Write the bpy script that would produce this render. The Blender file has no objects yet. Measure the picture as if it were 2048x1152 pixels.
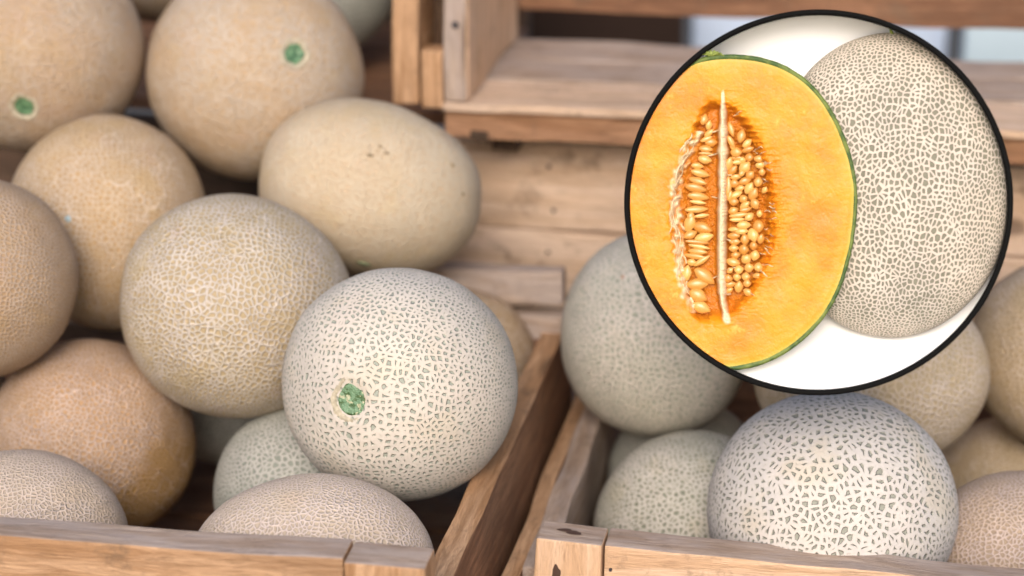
import bpy, bmesh, math, random
import numpy as np
from mathutils import Vector, Matrix, noise as mnoise

random.seed(7)
RNG = np.random.default_rng(7)
R = math.radians
S = bpy.context.scene
COL = S.collection

# ------------------------------------------------------------------ camera
CAMZ = 1.60
PITCH = 20.0
LENS = 80.0
F = LENS / 36.0 * 2048.0
cd = bpy.data.cameras.new('camera')
cam = bpy.data.objects.new('camera', cd)
COL.objects.link(cam)
cd.lens = LENS
cd.sensor_width = 36.0
cd.clip_start = 0.05
cd.clip_end = 200
cam.location = (0, 0, CAMZ)
cam.rotation_euler = (R(90 - PITCH), 0, 0)
cd.dof.use_dof = True
cd.dof.focus_distance = 1.36
cd.dof.aperture_fstop = 4.0
S.camera = cam
CAM_ROT = Matrix.Rotation(R(90 - PITCH), 3, 'X')

# ------------------------------------------------------------------ light
SUN_EL, SUN_AZ = 34.0, 186.0          # sky position of the veiled sun
w = bpy.data.worlds.new('World')
S.world = w
w.use_nodes = True
wn = w.node_tree
bg = wn.nodes['Background']
sky = wn.nodes.new('ShaderNodeTexSky')
sky.sky_type = 'NISHITA'
sky.sun_disc = False
sky.sun_elevation = R(SUN_EL)
sky.sun_rotation = R(SUN_AZ)
sky.air_density = 1.0
sky.dust_density = 4.0
sky.ozone_density = 1.0
wn.links.new(sky.outputs[0], bg.inputs[0])
bg.inputs[1].default_value = 0.15
sd = bpy.data.lights.new('sun', 'SUN')
sd.energy = 1.3
sd.angle = R(26)
sd.color = (1.0, 0.945, 0.90)
sun = bpy.data.objects.new('sun', sd)
COL.objects.link(sun)
az = R(SUN_AZ)
sdir = Vector((math.sin(az) * math.cos(R(SUN_EL)), math.cos(az) * math.cos(R(SUN_EL)), math.sin(R(SUN_EL))))
sun.rotation_euler = sdir.to_track_quat('Z', 'Y').to_euler()
S.view_settings.view_transform = 'Standard'
S.view_settings.look = 'None'
S.view_settings.exposure = 0.42
S.view_settings.gamma = 1.0
S.render.engine = 'CYCLES'
S.render.resolution_x = 1024
S.render.resolution_y = 576
S.render.film_transparent = False


# ------------------------------------------------------------------ helpers
def at(px, py, dist):
    """a point of the place: where the sight line through (px, py) of the photo has run dist metres"""
    v = Vector(((px - 1024) / F, (576 - py) / F, -1.0)).normalized() * dist
    return CAM_ROT @ v + cam.location


def tag(o, label=None, cat=None, group=None, kind=None):
    if label: o['label'] = label
    if cat: o['category'] = cat
    if group: o['group'] = group
    if kind: o['kind'] = kind
    return o


def empty(name, loc=(0, 0, 0), rot=None):
    o = bpy.data.objects.new(name, None)
    o.empty_display_size = 0.05
    COL.objects.link(o)
    o.location = loc
    if rot is not None:
        o.rotation_euler = rot
    return o


def mesh_obj(name, verts, faces, mat, parent=None, smooth=True):
    me = bpy.data.meshes.new(name)
    me.from_pydata(verts, [], faces)
    if smooth:
        me.polygons.foreach_set('use_smooth', [True] * len(me.polygons))
    me.materials.append(mat)
    me.update()
    o = bpy.data.objects.new(name, me)
    COL.objects.link(o)
    if parent is not None:
        o.parent = parent
    return o


def link_mesh(name, me, parent=None):
    o = bpy.data.objects.new(name, me)
    COL.objects.link(o)
    if parent is not None:
        o.parent = parent
    return o


class NT:
    """small node-tree writer"""
    def __init__(s, name):
        s.m = bpy.data.materials.new(name)
        s.m.use_nodes = True
        s.t = s.m.node_tree
        s.b = s.t.nodes['Principled BSDF']

    def n(s, typ, ins=None, **kw):
        x = s.t.nodes.new('ShaderNode' + typ)
        for k, v in kw.items():
            setattr(x, k, v)
        for k, v in (ins or {}).items():
            if isinstance(v, bpy.types.NodeSocket):
                s.t.links.new(v, x.inputs[k])
            else:
                x.inputs[k].default_value = v
        return x

    def math(s, op, a, b=0.0, c=0.0):
        return s.n('Math', {0: a, 1: b, 2: c}, operation=op).outputs[0]

    def vmath(s, op, a, b=(0, 0, 0)):
        return s.n('VectorMath', {0: a, 1: b}, operation=op).outputs[0]

    def noise(s, vec, scale, detail=2, rough=0.5, out=0):
        return s.n('TexNoise', {'Vector': vec, 'Scale': scale, 'Detail': detail, 'Roughness': rough}).outputs[out]

    def mix(s, f, a, b):
        x = s.t.nodes.new('ShaderNodeMix')
        x.data_type = 'RGBA'
        for k, v in ((0, f), (6, a), (7, b)):
            if isinstance(v, bpy.types.NodeSocket):
                s.t.links.new(v, x.inputs[k])
            else:
                x.inputs[k].default_value = (tuple(v) + (1,))[:4] if k > 0 else v
        return x.outputs[2]

    def ramp(s, v, lo, hi, a=0.0, b=1.0, smooth=True):
        return s.n('MapRange', {0: v, 1: lo, 2: hi, 3: a, 4: b},
                   interpolation_type='SMOOTHSTEP' if smooth else 'LINEAR').outputs[0]

    def set(s, **kw):
        for k, v in kw.items():
            k = k.replace('_', ' ')
            if isinstance(v, bpy.types.NodeSocket):
                s.t.links.new(v, s.b.inputs[k])
            else:
                s.b.inputs[k].default_value = v
        return s

    def bump(s, h, strength, dist):
        s.t.links.new(s.n('Bump', {'Height': h, 'Strength': strength, 'Distance': dist}).outputs[0], s.b.inputs['Normal'])


def c3(v): return tuple(v) + (1,)


# ------------------------------------------------------------------ materials
def cool(c):
    return (c[0] * 0.97, c[1] * 1.0, c[2] * 1.17)


def net_mat(name, net, pit, dens=14.0, size=0.26, net2=None, blotch=None, blotch_dir=(0, 0, 0), blotch_t=0.6, seed=0.0,
            pole=(0.25, 0.30, 0.92), swirl=1.0, pitmix=1.0, soft=0.07, relief=0.0011, vary=0.06, mode='dots', long=0.6,
            scrib=0.0, turn=3.1, patchy=0.0, unit=(1, 1, 1), halo=0.0, rand=0.78, halo_c=(0.40, 0.41, 0.31)):
    """corky netted rind: slots of bare skin between raised cork, laid out over the fruit's surface round a pole;
    dens: slots per radian, size: half length of a slot against their spacing, long: width / length"""
    net, net2 = cool(net), cool(net2) if net2 else None
    pit, blotch = cool(pit), cool(blotch) if blotch else None
    t = NT(name)
    o0 = t.n('TexCoord').outputs['Object']
    oc = t.vmath('ADD', o0, (seed, seed * 0.7, -seed * 0.4))
    pz = Vector(pole).normalized()
    p1 = pz.cross(Vector((0.1, 1, 0.2))).normalized()
    p2 = pz.cross(p1)
    nn = t.vmath('NORMALIZE', t.vmath('MULTIPLY', o0, unit))
    dot = lambda v: t.n('VectorMath', {0: nn, 1: tuple(v)}, operation='DOT_PRODUCT').outputs['Value']
    x, y, z = dot(p1), dot(p2), dot(pz)
    ln = t.math('MAXIMUM', t.math('SQRT', t.math('ADD', t.math('MULTIPLY', x, x), t.math('MULTIPLY', y, y))), 0.001)
    rho = t.math('MULTIPLY', t.math('POWER', t.math('ARCCOSINE', z), swirl), dens)
    k = t.math('DIVIDE', rho, ln)
    P2 = t.n('CombineXYZ', {0: t.math('MULTIPLY', x, k), 1: t.math('MULTIPLY', y, k), 2: seed}).outputs[0]
    w1 = t.vmath('SUBTRACT', t.noise(oc, 130, 2, 0.5, 1), (0.5, 0.5, 0.5))
    w2 = t.vmath('SUBTRACT', t.noise(oc, 30, 2, 0.5, 1), (0.5, 0.5, 0.5))
    P2 = t.vmath('ADD', P2, t.vmath('ADD', t.vmath('MULTIPLY', w1, (0.75, 0.75, 0)), t.vmath('MULTIPLY', w2, (2.2, 2.2, 0))))
    big = t.noise(oc, 17, 3, 0.55)
    med = t.noise(oc, 60, 3, 0.6)
    fine = t.noise(oc, 420, 3, 0.6)
    lvl = t.math('ADD', t.math('MULTIPLY', t.math('SUBTRACT', big, 0.5), vary * 2.5), t.math('MULTIPLY', t.math('SUBTRACT', med, 0.5), vary * 2.0))
    if mode == 'dots':
        vo = t.n('TexVoronoi', {'Vector': P2, 'Scale': 1.0, 'Randomness': rand}, feature='F1', voronoi_dimensions='2D')
        q = t.vmath('SUBTRACT', P2, vo.outputs['Position'])
        sq = t.n('SeparateXYZ', {0: q})
        sc_ = t.n('SeparateXYZ', {0: vo.outputs['Color']})
        # slots lie mostly round the pole, each turned a little its own way
        an = t.math('ADD', t.math('ARCTAN2', y, x), t.math('MULTIPLY', t.math('SUBTRACT', sc_.outputs[0], 0.5), turn))
        ca_, sa_ = t.math('COSINE', an), t.math('SINE', an)
        u = t.math('ADD', t.math('MULTIPLY', sq.outputs[0], ca_), t.math('MULTIPLY', sq.outputs[1], sa_))
        v = t.math('SUBTRACT', t.math('MULTIPLY', sq.outputs[1], ca_), t.math('MULTIPLY', sq.outputs[0], sa_))
        u = t.math('DIVIDE', u, t.math('ADD', long, t.math('MULTIPLY', t.math('SUBTRACT', sc_.outputs[2], 0.5), 0.35)))
        d = t.math('SQRT', t.math('ADD', t.math('MULTIPLY', u, u), t.math('MULTIPLY', v, v)))
        d = t.math('ADD', d, t.math('MULTIPLY', t.math('SUBTRACT', t.noise(oc, 300, 2), 0.5), 0.30))
        rr = t.math('ADD', t.math('ADD', size * 0.55, t.math('MULTIPLY', sc_.outputs[1], size * 0.95)), lvl)
        pm = t.ramp(t.math('SUBTRACT', rr, d), -soft, soft)
        hm = t.ramp(t.math('SUBTRACT', rr, d), -0.34, 0.05)
    else:
        vo = t.n('TexVoronoi', {'Vector': P2, 'Scale': 1.0, 'Randomness': max(rand, 0.85)}, feature='DISTANCE_TO_EDGE', voronoi_dimensions='2D').outputs['Distance']
        vo = t.math('ADD', vo, t.math('MULTIPLY', t.math('SUBTRACT', t.noise(oc, 330, 2), 0.5), 0.10))
        pm = t.ramp(t.math('SUBTRACT', vo, t.math('ADD', size, lvl)), -soft, soft)
        hm = t.ramp(vo, 0.02, size)
    net2 = net2 or tuple(c * 0.82 for c in net)
    c = t.mix(t.ramp(big, 0.38, 0.62), net, net2)
    c = t.mix(t.ramp(med, 0.45, 0.75, 0, 0.5), c, tuple(min(1, x_ * 1.12 + 0.02) for x_ in net))
    if patchy:
        # soft yellow and pinkish areas under the cork
        c = t.mix(t.ramp(t.noise(oc, 33, 3, 0.6), 0.52, 0.68, 0, patchy), c, (net[0] * 0.97, net[1] * 0.86, net[2] * 0.58))
        c = t.mix(t.ramp(t.noise(oc, 26, 2, 0.5), 0.60, 0.72, 0, patchy * 0.7), c, (net[0] * 1.02, net[1] * 0.86, net[2] * 0.86))
    c = t.mix(t.math('MULTIPLY', t.ramp(fine, 0.35, 0.7), 0.22), c, tuple(x_ * 0.72 for x_ in net2))
    pits = t.mix(t.noise(oc, 140, 2), tuple(x_ * 0.75 for x_ in pit), tuple(x_ * 1.3 for x_ in pit))
    if blotch:
        g = t.n('VectorMath', {0: o0, 1: blotch_dir}, operation='DOT_PRODUCT').outputs['Value']
        g = t.math('ADD', t.math('MULTIPLY', g, 5.0), t.noise(oc, 22, 4, 0.62))
        g = t.math('ADD', g, t.math('MULTIPLY', t.math('SUBTRACT', med, 0.5), 0.35))
        bm_ = t.ramp(g, blotch_t - 0.08, blotch_t + 0.26)
        c = t.mix(t.math('MULTIPLY', bm_, 0.72), c, blotch)
        pits = t.mix(bm_, pits, tuple(x_ * 0.75 for x_ in blotch))
    if halo:
        c = t.mix(t.math('MULTIPLY', hm, halo), c, halo_c)
    c = t.mix(t.math('MULTIPLY', pm, pitmix), c, pits)
    h = t.math('SUBTRACT', 1.0, pm)
    if scrib > 0:
        # thin pale scribbles of thicker cork
        q2 = t.vmath('ADD', t.vmath('MULTIPLY', P2, (0.36, 0.30, 0)), t.vmath('MULTIPLY', w2, (1.2, 1.2, 0)))
        v2 = t.n('TexVoronoi', {'Vector': q2, 'Scale': 1.0, 'Randomness': 1.0}, feature='DISTANCE_TO_EDGE', voronoi_dimensions='2D').outputs['Distance']
        st = t.math('MULTIPLY', t.ramp(v2, 0.055, 0.015), t.ramp(t.noise(oc, 45, 2), 0.47, 0.6))
        c = t.mix(t.math('MULTIPLY', st, scrib), c, tuple(min(1, x_ * 1.25 + 0.05) for x_ in net))
        h = t.math('ADD', h, t.math('MULTIPLY', st, 0.8))
    h = t.math('ADD', h, t.math('MULTIPLY', fine, 0.25))
    t.set(Base_Color=c, Roughness=0.72, Specular_IOR_Level=0.3)
    t.bump(h, 1.0, relief)
    return t.m


def wood_mat(name, base, dark, axis='x', seed=0.0, rough=0.62, grain=1.0, knots=True, grey=0.0):
    t = NT(name)
    oc = t.n('TexCoord').outputs['Object']
    rnd = t.n('ObjectInfo').outputs['Random']
    off = t.n('CombineXYZ', {0: t.math('MULTIPLY', rnd, 7.0), 1: t.math('MULTIPLY', rnd, 3.1), 2: seed}).outputs[0]
    oc = t.vmath('ADD', oc, off)
    sc = {'x': (1, 16, 16), 'y': (16, 1, 16), 'z': (16, 16, 1)}[axis]
    lowp = t.vmath('MULTIPLY', oc, tuple(1 + (s - 1) * 0.25 for s in sc))
    wob = t.vmath('MULTIPLY', t.vmath('SUBTRACT', t.noise(lowp, 7, 2, 0.5, 1), (0.5,) * 3), (0.022,) * 3)
    p = t.vmath('MULTIPLY', t.vmath('ADD', oc, wob), sc)
    g1 = t.noise(p, 5.5, 5, 0.6)
    g2 = t.noise(p, 22, 5, 0.7)
    g3 = t.noise(p, 75, 3, 0.65)
    blot = t.noise(lowp, 9, 4, 0.6)
    c = t.mix(t.ramp(g1, 0.38, 0.62), base, dark)
    c = t.mix(t.math('MULTIPLY', t.ramp(g2, 0.42, 0.7), 0.5 * grain), c, tuple(x * 0.62 for x in dark))
    c = t.mix(t.math('MULTIPLY', t.ramp(g3, 0.5, 0.72), 0.35 * grain), c, tuple(x * 0.5 for x in dark))
    c = t.mix(t.ramp(blot, 0.48, 0.74, 0, 0.6), c, tuple(x * 0.6 for x in dark))
    dirt = t.noise(t.vmath('ADD', oc, (3, 5, 1)), 38, 5, 0.7)
    c = t.mix(t.ramp(dirt, 0.54, 0.70, 0, 0.6), c, (0.15, 0.10, 0.065))
    stain = t.noise(t.vmath('ADD', lowp, (7, 2, 4)), 26, 4, 0.7)
    c = t.mix(t.ramp(stain, 0.56, 0.70, 0, 0.5), c, tuple(x * 0.42 for x in dark))
    sg = t.math('SINE', t.math('MULTIPLY', t.math('ADD', g1, t.math('MULTIPLY', blot, 0.4)), 70))
    c = t.mix(t.ramp(sg, 0.1, 1.0, 0, 0.28 * grain), c, tuple(x * 0.55 for x in dark))
    if grey > 0:
        gm = t.ramp(t.noise(lowp, 16, 4, 0.6), 0.35, 0.65, 0, grey)
        c = t.mix(gm, c, (0.42, 0.36, 0.34))
    if knots:
        kv = t.n('TexVoronoi', {'Vector': t.vmath('MULTIPLY', oc, tuple(0.4 if s == 1 else 1.1 for s in sc)), 'Scale': 11.0}, feature='F1').outputs['Distance']
        km = t.ramp(t.math('ADD', kv, t.math('MULTIPLY', blot, 0.12)), 0.20, 0.13)
        c = t.mix(t.math('MULTIPLY', km, 0.75), c, (0.10, 0.055, 0.03))
    t.set(Base_Color=c, Roughness=rough, Specular_IOR_Level=0.3)
    t.bump(t.math('ADD', g2, t.math('MULTIPLY', g3, 0.8)), 0.7, 0.0016)
    return t.m


def plain(name, col, rough=0.6, var=0.15, scale=40, spec=0.4, bump=0.0003):
    t = NT(name)
    oc = t.n('TexCoord').outputs['Object']
    n = t.noise(oc, scale, 4, 0.6)
    t.set(Base_Color=t.mix(t.ramp(n, 0.3, 0.7), col, tuple(x * (1 - var) for x in col)), Roughness=rough, Specular_IOR_Level=spec)
    if bump:
        t.bump(n, 0.4, bump)
    return t.m


PINE = (0.55, 0.345, 0.205)
PINE_D = (0.40, 0.22, 0.11)
W = {}
for ax in 'xyz':
    W['pine_' + ax] = wood_mat('pine_' + ax, PINE, PINE_D, ax, 1)
    W['pale_' + ax] = wood_mat('pale_pine_' + ax, (0.72, 0.50, 0.345), (0.60, 0.385, 0.235), ax, 2, grain=0.6)
    W['grey_' + ax] = wood_mat('weathered_pine_' + ax, (0.46, 0.355, 0.285), (0.33, 0.235, 0.175), ax, 3, rough=0.75, grey=0.5)
    W['rosy_' + ax] = wood_mat('rosy_pine_' + ax, (0.70, 0.525, 0.40), (0.58, 0.40, 0.27), ax, 6, rough=0.7, grain=0.6)
    W['brown_' + ax] = wood_mat('brown_wood_' + ax, (0.30, 0.155, 0.085), (0.18, 0.085, 0.045), ax, 4)
    W['tan_' + ax] = wood_mat('tan_wood_' + ax, (0.40, 0.22, 0.125), (0.28, 0.14, 0.07), ax, 8)
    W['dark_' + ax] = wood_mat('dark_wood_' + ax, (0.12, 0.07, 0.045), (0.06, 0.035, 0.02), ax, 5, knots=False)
NAIL = plain('rusty_nail', (0.05, 0.045, 0.05), 0.5)

# ------------------------------------------------------------------ boards and crates
def board(name, parent, lo, hi, mat, top=None, bev=0.0016, jit=0.0010, n=26):
    """one sawn board between two corners, worn edges; top: another material on its upper edge"""
    lo, hi = Vector(lo), Vector(hi)
    ctr, dim = (lo + hi) / 2, hi - lo
    bm = bmesh.new()
    bmesh.ops.create_cube(bm, size=1.0)
    for v in bm.verts:
        v.co = Vector((v.co.x * dim.x, v.co.y * dim.y, v.co.z * dim.z))
    ax = max(range(3), key=lambda i: dim[i])
    es = [e for e in bm.edges if abs((e.verts[0].co - e.verts[1].co)[ax]) > dim[ax] * 0.5]
    bmesh.ops.subdivide_edges(bm, edges=es, cuts=n, use_grid_fill=True)
    bmesh.ops.bevel(bm, geom=[e for e in bm.edges if e.is_manifold and e.calc_face_angle(0) > 0.5],
                    offset=bev, segments=2, affect='EDGES', profile=0.6)
    sd_ = random.random() * 50
    for v in bm.verts:
        q = (v.co * 14) + Vector((sd_, sd_, sd_))
        v.co += Vector((mnoise.noise(q), mnoise.noise(q + Vector((9, 0, 0))), mnoise.noise(q + Vector((0, 9, 0))))) * jit * 2.2
    me = bpy.data.meshes.new(name)
    for f in bm.faces:
        f.smooth = False
        if top is not None:
            f.normal_update()
            if f.normal.z > 0.7:
                f.material_index = 1
    bm.to_mesh(me)
    bm.free()
    me.materials.append(mat)
    if top is not None:
        me.materials.append(top)
    o = link_mesh(name, me, parent)
    o.location = ctr
    return o


def nail(parent, x, y, z, r=0.0025, axis='y'):
    bm = bmesh.new()
    bmesh.ops.create_cone(bm, cap_ends=True, segments=12, radius1=r, radius2=r * 0.8, depth=0.0016)
    me = bpy.data.meshes.new('nail')
    bm.to_mesh(me); bm.free()
    me.materials.append(NAIL)
    o = link_mesh('nail', me, parent)
    o.location = (x, y, z)
    if axis == 'y':
        o.rotation_euler = (R(90), 0, 0)
    return o


YAW = 10.4
ROTZ = (0, 0, R(-YAW))
FLOOR_Z = CAMZ - 0.735

# --- left front crate (origin: top of its front right corner)
LC = empty('fruit_crate', (-0.047, 1.114, CAMZ - 0.566), (0, R(-1.2), R(-YAW)))
tag(LC, 'pine crate at lower left with weathered grey front rim, holding the left melon heap', 'crate', 'wooden fruit crates')
board('front_board', LC, (-0.62, 0, -0.16), (-0.046, 0.025, 0.0), W['pine_x'], W['grey_x'])
board('corner_block', LC, (-0.0455, -0.0015, -0.16), (0.0, 0.0245, -0.001), W['pine_z'], W['grey_x'])
board('side_board', LC, (-0.016, 0.03, -0.17), (0.001, 0.50, -0.040), W['brown_y'], W['pine_y'])
board('side_board', LC, (-0.64, 0.03, -0.17), (-0.62, 0.50, -0.040), W['brown_y'])
board('back_slat', LC, (-0.60, 0.463, -0.020), (0.0, 0.480, 0.006), W['grey_x'], W['grey_x'])
board('back_slat', LC, (-0.60, 0.463, -0.052), (0.0, 0.478, -0.027), W['grey_x'], W['grey_x'])
board('back_slat', LC, (-0.60, 0.463, -0.16), (0.0, 0.478, -0.072), W['brown_x'])
board('corner_post', LC, (-0.040, 0.440, -0.17), (-0.0165, 0.4625, -0.045), W['brown_z'])
for k in range(5):
    board('floor_slat', LC, (-0.615, 0.030 + k * 0.09, -0.182), (0.0, 0.112 + k * 0.09, -0.171), W['brown_x'], n=4)

# --- right front crate (origin: top of its front left corner)
RC = empty('fruit_crate', (0.0145, 1.262, CAMZ - 0.6225), (0, R(0.8), R(-YAW)))
tag(RC, 'pale pine fruit crate at lower right with a black knot on its front corner block', 'crate', 'wooden fruit crates')
board('corner_block', RC, (0.0, -0.002, -0.13), (0.0425, 0.0255, 0.0), W['pale_z'], W['grey_x'])
board('front_board', RC, (0.043, 0, -0.13), (0.62, 0.025, -0.0015), W['pale_x'], W['grey_x'])
board('side_lath', RC, (-0.024, 0.012, -0.12), (-0.0125, 0.42, -0.037), W['brown_y'], W['pine_y'])
board('side_board', RC, (-0.012, 0.028, -0.12), (0.004, 0.42, -0.034), W['grey_y'], W['grey_y'])
board('side_board', RC, (0.62, 0.028, -0.12), (0.635, 0.42, -0.034), W['grey_y'])
board('back_slat', RC, (-0.005, 0.425, -0.035), (0.62, 0.440, 0.0), W['grey_x'])
board('back_slat', RC, (-0.005, 0.425, -0.12), (0.62, 0.440, -0.045), W['brown_x'])
for k in range(4):
    board('floor_slat', RC, (0.005, 0.030 + k * 0.10, -0.130), (0.615, 0.122 + k * 0.10, -0.121), W['brown_x'], n=4)
KN = plain('black_knot', (0.07, 0.038, 0.026), 0.5)


def knot(parent, x, y, z, rx, rz, flat='y', col=KN):
    """a burnt dark knot, a thin irregular lump proud of the board"""
    vs, fs = [(0, 0, 0.0006)], []
    n = 22
    sd_ = random.random() * 9
    for k in range(n):
        a = 2 * math.pi * k / n
        r = 1 + 0.45 * mnoise.noise(Vector((math.cos(a) * 1.6 + sd_, math.sin(a) * 1.6, sd_)))
        vs.append((rx * r * math.cos(a), rz * r * math.sin(a), 0.0))
    for k in range(n):
        fs.append((0, 1 + k, 1 + (k + 1) % n))
    o = mesh_obj('knot', vs, fs, col, parent)
    o.location = (x, y, z)
    if flat == 'y':
        o.rotation_euler = (R(90), 0, 0)
    return o


knot(RC, 0.0225, 0.010, 0.0008, 0.0045, 0.0024, 'z')
knot(RC, 0.0165, 0.0125, 0.0008, 0.005, 0.0018, 'z')
knot(RC, 0.0140, -0.0028, -0.024, 0.0028, 0.008)
for x, z in ((0.047, -0.017), (0.064, -0.023)):
    nail(RC, x, -0.0006, z, 0.0011)
nail(LC, -0.038, -0.0022, -0.02, 0.001)

# --- rear bank: the boards behind, rails and two upper crates (origin on the bank's front line)
B = Vector((0.0, 1.66, 0))
bank = empty('rear_display_rack', (0, 1.66, CAMZ), ROTZ)
tag(bank, 'rear wooden display rack of wide horizontal planks behind the front crates', 'display rack')
board('plank', bank, (-0.085, 0.052, -0.572), (0.70, 0.068, -0.501), W['rosy_x'], W['grey_x'])
board('plank', bank, (-0.085, 0.050, -0.640), (0.70, 0.066, -0.5735), W['rosy_x'])
board('rail', bank, (-0.052, 0.000, -0.4845), (0.70, 0.020, -0.4634), W['tan_x'], W['tan_x'])
board('bracket', bank, (-0.032, -0.002, -0.4870), (-0.018, 0.014, -0.4785), W['dark_x'])
for x in (-0.02, 0.25, 0.52):
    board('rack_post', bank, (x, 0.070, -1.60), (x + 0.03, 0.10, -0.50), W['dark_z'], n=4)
    board('cleat', bank, (x, 0.0215, -0.500), (x + 0.02, 0.0500, -0.4850), W['dark_y'], n=3)
knot(bank, 0.105, 0.0493, -0.584, 0.016, 0.0035, col=plain('brown_stain', (0.2, 0.12, 0.08)))

UC = empty('wooden_crate', (-0.033, 1.667, CAMZ - 0.457), ROTZ)
tag(UC, 'empty open crate on the rear rack with its pinkish plank floor showing', 'crate')
board('side_board', UC, (-0.0175, 0.0, 0.001), (0.0, 0.205, 0.16), W['pale_z'], n=6)
board('floor_plank', UC, (-0.018, -0.006, -0.006), (0.70, 0.072, 0.0), W['rosy_x'], W['rosy_x'])
board('floor_plank', UC, (-0.018, 0.074, -0.006), (0.70, 0.140, 0.0005), W['grey_x'], W['grey_x'])
board('floor_plank', UC, (-0.018, 0.142, -0.006), (0.70, 0.206, 0.0), W['grey_x'], W['grey_x'])
board('back_board', UC, (0.0, 0.208, 0.024), (0.70, 0.222, 0.16), W['brown_x'])
board('edge_strip', UC, (-0.0178, -0.0035, 0.0015), (-0.0010, -0.0004, 0.16), W['grey_z'], n=6)
nail(UC, -0.009, -0.0044, 0.060, 0.003)

PC = empty('wooden_crate', (-0.112, 1.700, CAMZ - 0.457), ROTZ)
tag(PC, 'crate with tan corner post at the top, beside the empty crate', 'crate')
board('corner_post', PC, (0.026, -0.02, -0.004), (0.047, 0.0, 0.16), W['pine_z'], n=6)
board('corner_block', PC, (0.0475, -0.018, -0.006), (0.064, 0.001, 0.040), W['pine_z'], n=4)
board('side_board', PC, (0.040, 0.002, 0.030), (0.046, 0.35, 0.16), W['pine_y'], n=6)
board('dark_panel', PC, (0.048, 0.03, 0.000), (0.060, 0.034, 0.16), W['dark_z'], n=6)  # dark board stands in for the shade of the gap beside the post
for k in range(3):
    board('floor_plank', PC, (-0.50, 0.07 + k * 0.10, -0.045), (0.062, 0.162 + k * 0.10, -0.034), W['brown_x'])
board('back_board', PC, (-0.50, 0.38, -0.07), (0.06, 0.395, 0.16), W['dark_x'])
board('back_board', PC, (-0.62, 0.05, -0.33), (-0.03, 0.065, -0.046), W['dark_x'])  # dark board added so the gaps between the melons stay dark

for nx, nz_ in ((0.02, -0.520), (0.024, -0.556), (0.26, -0.518), (0.265, -0.553), (0.52, -0.52), (0.52, -0.556), (0.02, -0.590), (0.26, -0.60)):
    nail(bank, nx, 0.0502 if nz_ > -0.573 else 0.0482, nz_, 0.0018)
for nx in (0.10, 0.33):
    nail(bank, nx, -0.0022, -0.474, 0.0016)
nail(LC, -0.030, -0.0022, -0.034, 0.0014)
nail(RC, 0.30, -0.0012, -0.02, 0.0014)

# --- stall table and ground under it all
tb = empty('stall_table', (0, 1.5, 0))
tag(tb, 'brown plank stall table carrying the melon crates', 'table')
for k in range(7):
    board('table_plank', tb, (-0.95, -0.50 + k * 0.13, CAMZ - 0.780), (0.95, -0.374 + k * 0.13, CAMZ - 0.753), W['brown_x'])
for x in (-0.85, 0.79):
    for y in (-0.44, 0.30):
        board('leg', tb, (x, y, 0.0), (x + 0.06, y + 0.06, CAMZ - 0.7805), W['brown_z'], n=3)
gm = plain('asphalt', (0.07, 0.068, 0.066), 0.9, 0.3, 60)
g = mesh_obj('ground', [(-60, -60, 0), (60, -60, 0), (60, 60, 0), (-60, 60, 0)], [(0, 1, 2, 3)], gm, smooth=False)
tag(g, kind='structure')

# ------------------------------------------------------------------ melons
_ico = {}


def ico(sub):
    if sub not in _ico:
        bm = bmesh.new()
        bmesh.ops.create_icosphere(bm, subdivisions=sub, radius=1.0)
        co = np.array([v.co[:] for v in bm.verts])
        fa = np.array([[v.index for v in f.verts] for f in bm.faces])
        bm.free()
        co /= np.linalg.norm(co, axis=1)[:, None]
        _ico[sub] = (co, fa)
    return _ico[sub]


def lumps(co, rng, freq, n=14):
    out = np.zeros(len(co))
    for _ in range(n):
        d = rng.normal(size=3)
        d /= np.linalg.norm(d)
        out += np.sin(co @ d * freq * rng.uniform(0.6, 1.4) + rng.uniform(0, 6.28))
    return out / math.sqrt(n)


SCAR = NT('green_stem_scar')
_o = SCAR.n('TexCoord').outputs['Object']
_n = SCAR.noise(_o, 260, 3, 0.6)
_c = SCAR.mix(SCAR.ramp(_n, 0.35, 0.6), (0.045, 0.115, 0.055), (0.12, 0.235, 0.12))
_c = SCAR.mix(SCAR.ramp(SCAR.noise(_o, 420, 3), 0.58, 0.66), _c, (0.20, 0.30, 0.17))
SCAR.set(Base_Color=_c, Roughness=0.5)
SCAR.bump(_n, 0.6, 0.002)
SCAR = SCAR.m
SCAR2 = NT('mottled_stem_scar')
_o = SCAR2.n('TexCoord').outputs['Object']
_n = SCAR2.noise(_o, 210, 3, 0.65)
_c = SCAR2.mix(SCAR2.ramp(_n, 0.38, 0.55), (0.05, 0.10, 0.03), (0.15, 0.26, 0.15))
_c = SCAR2.mix(SCAR2.ramp(SCAR2.noise(_o, 330, 3, 0.5), 0.58, 0.64), _c, (0.42, 0.42, 0.27))
_c = SCAR2.mix(SCAR2.ramp(SCAR2.noise(_o, 90, 2), 0.6, 0.7), _c, (0.22, 0.12, 0.03))
SCAR2.set(Base_Color=_c, Roughness=0.45)
SCAR2.bump(_n, 0.9, 0.003)
SCAR2 = SCAR2.m
CORK = plain('pale_cork', (0.50, 0.44, 0.33), 0.85, 0.35, 350, bump=0.0012)
BLOSSOM = plain('dry_blossom_scar', (0.27, 0.20, 0.11), 0.8, 0.5, 300)
BLUE = plain('pale_blue_fleck', (0.35, 0.46, 0.50), 0.5)
MELONS = []


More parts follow.
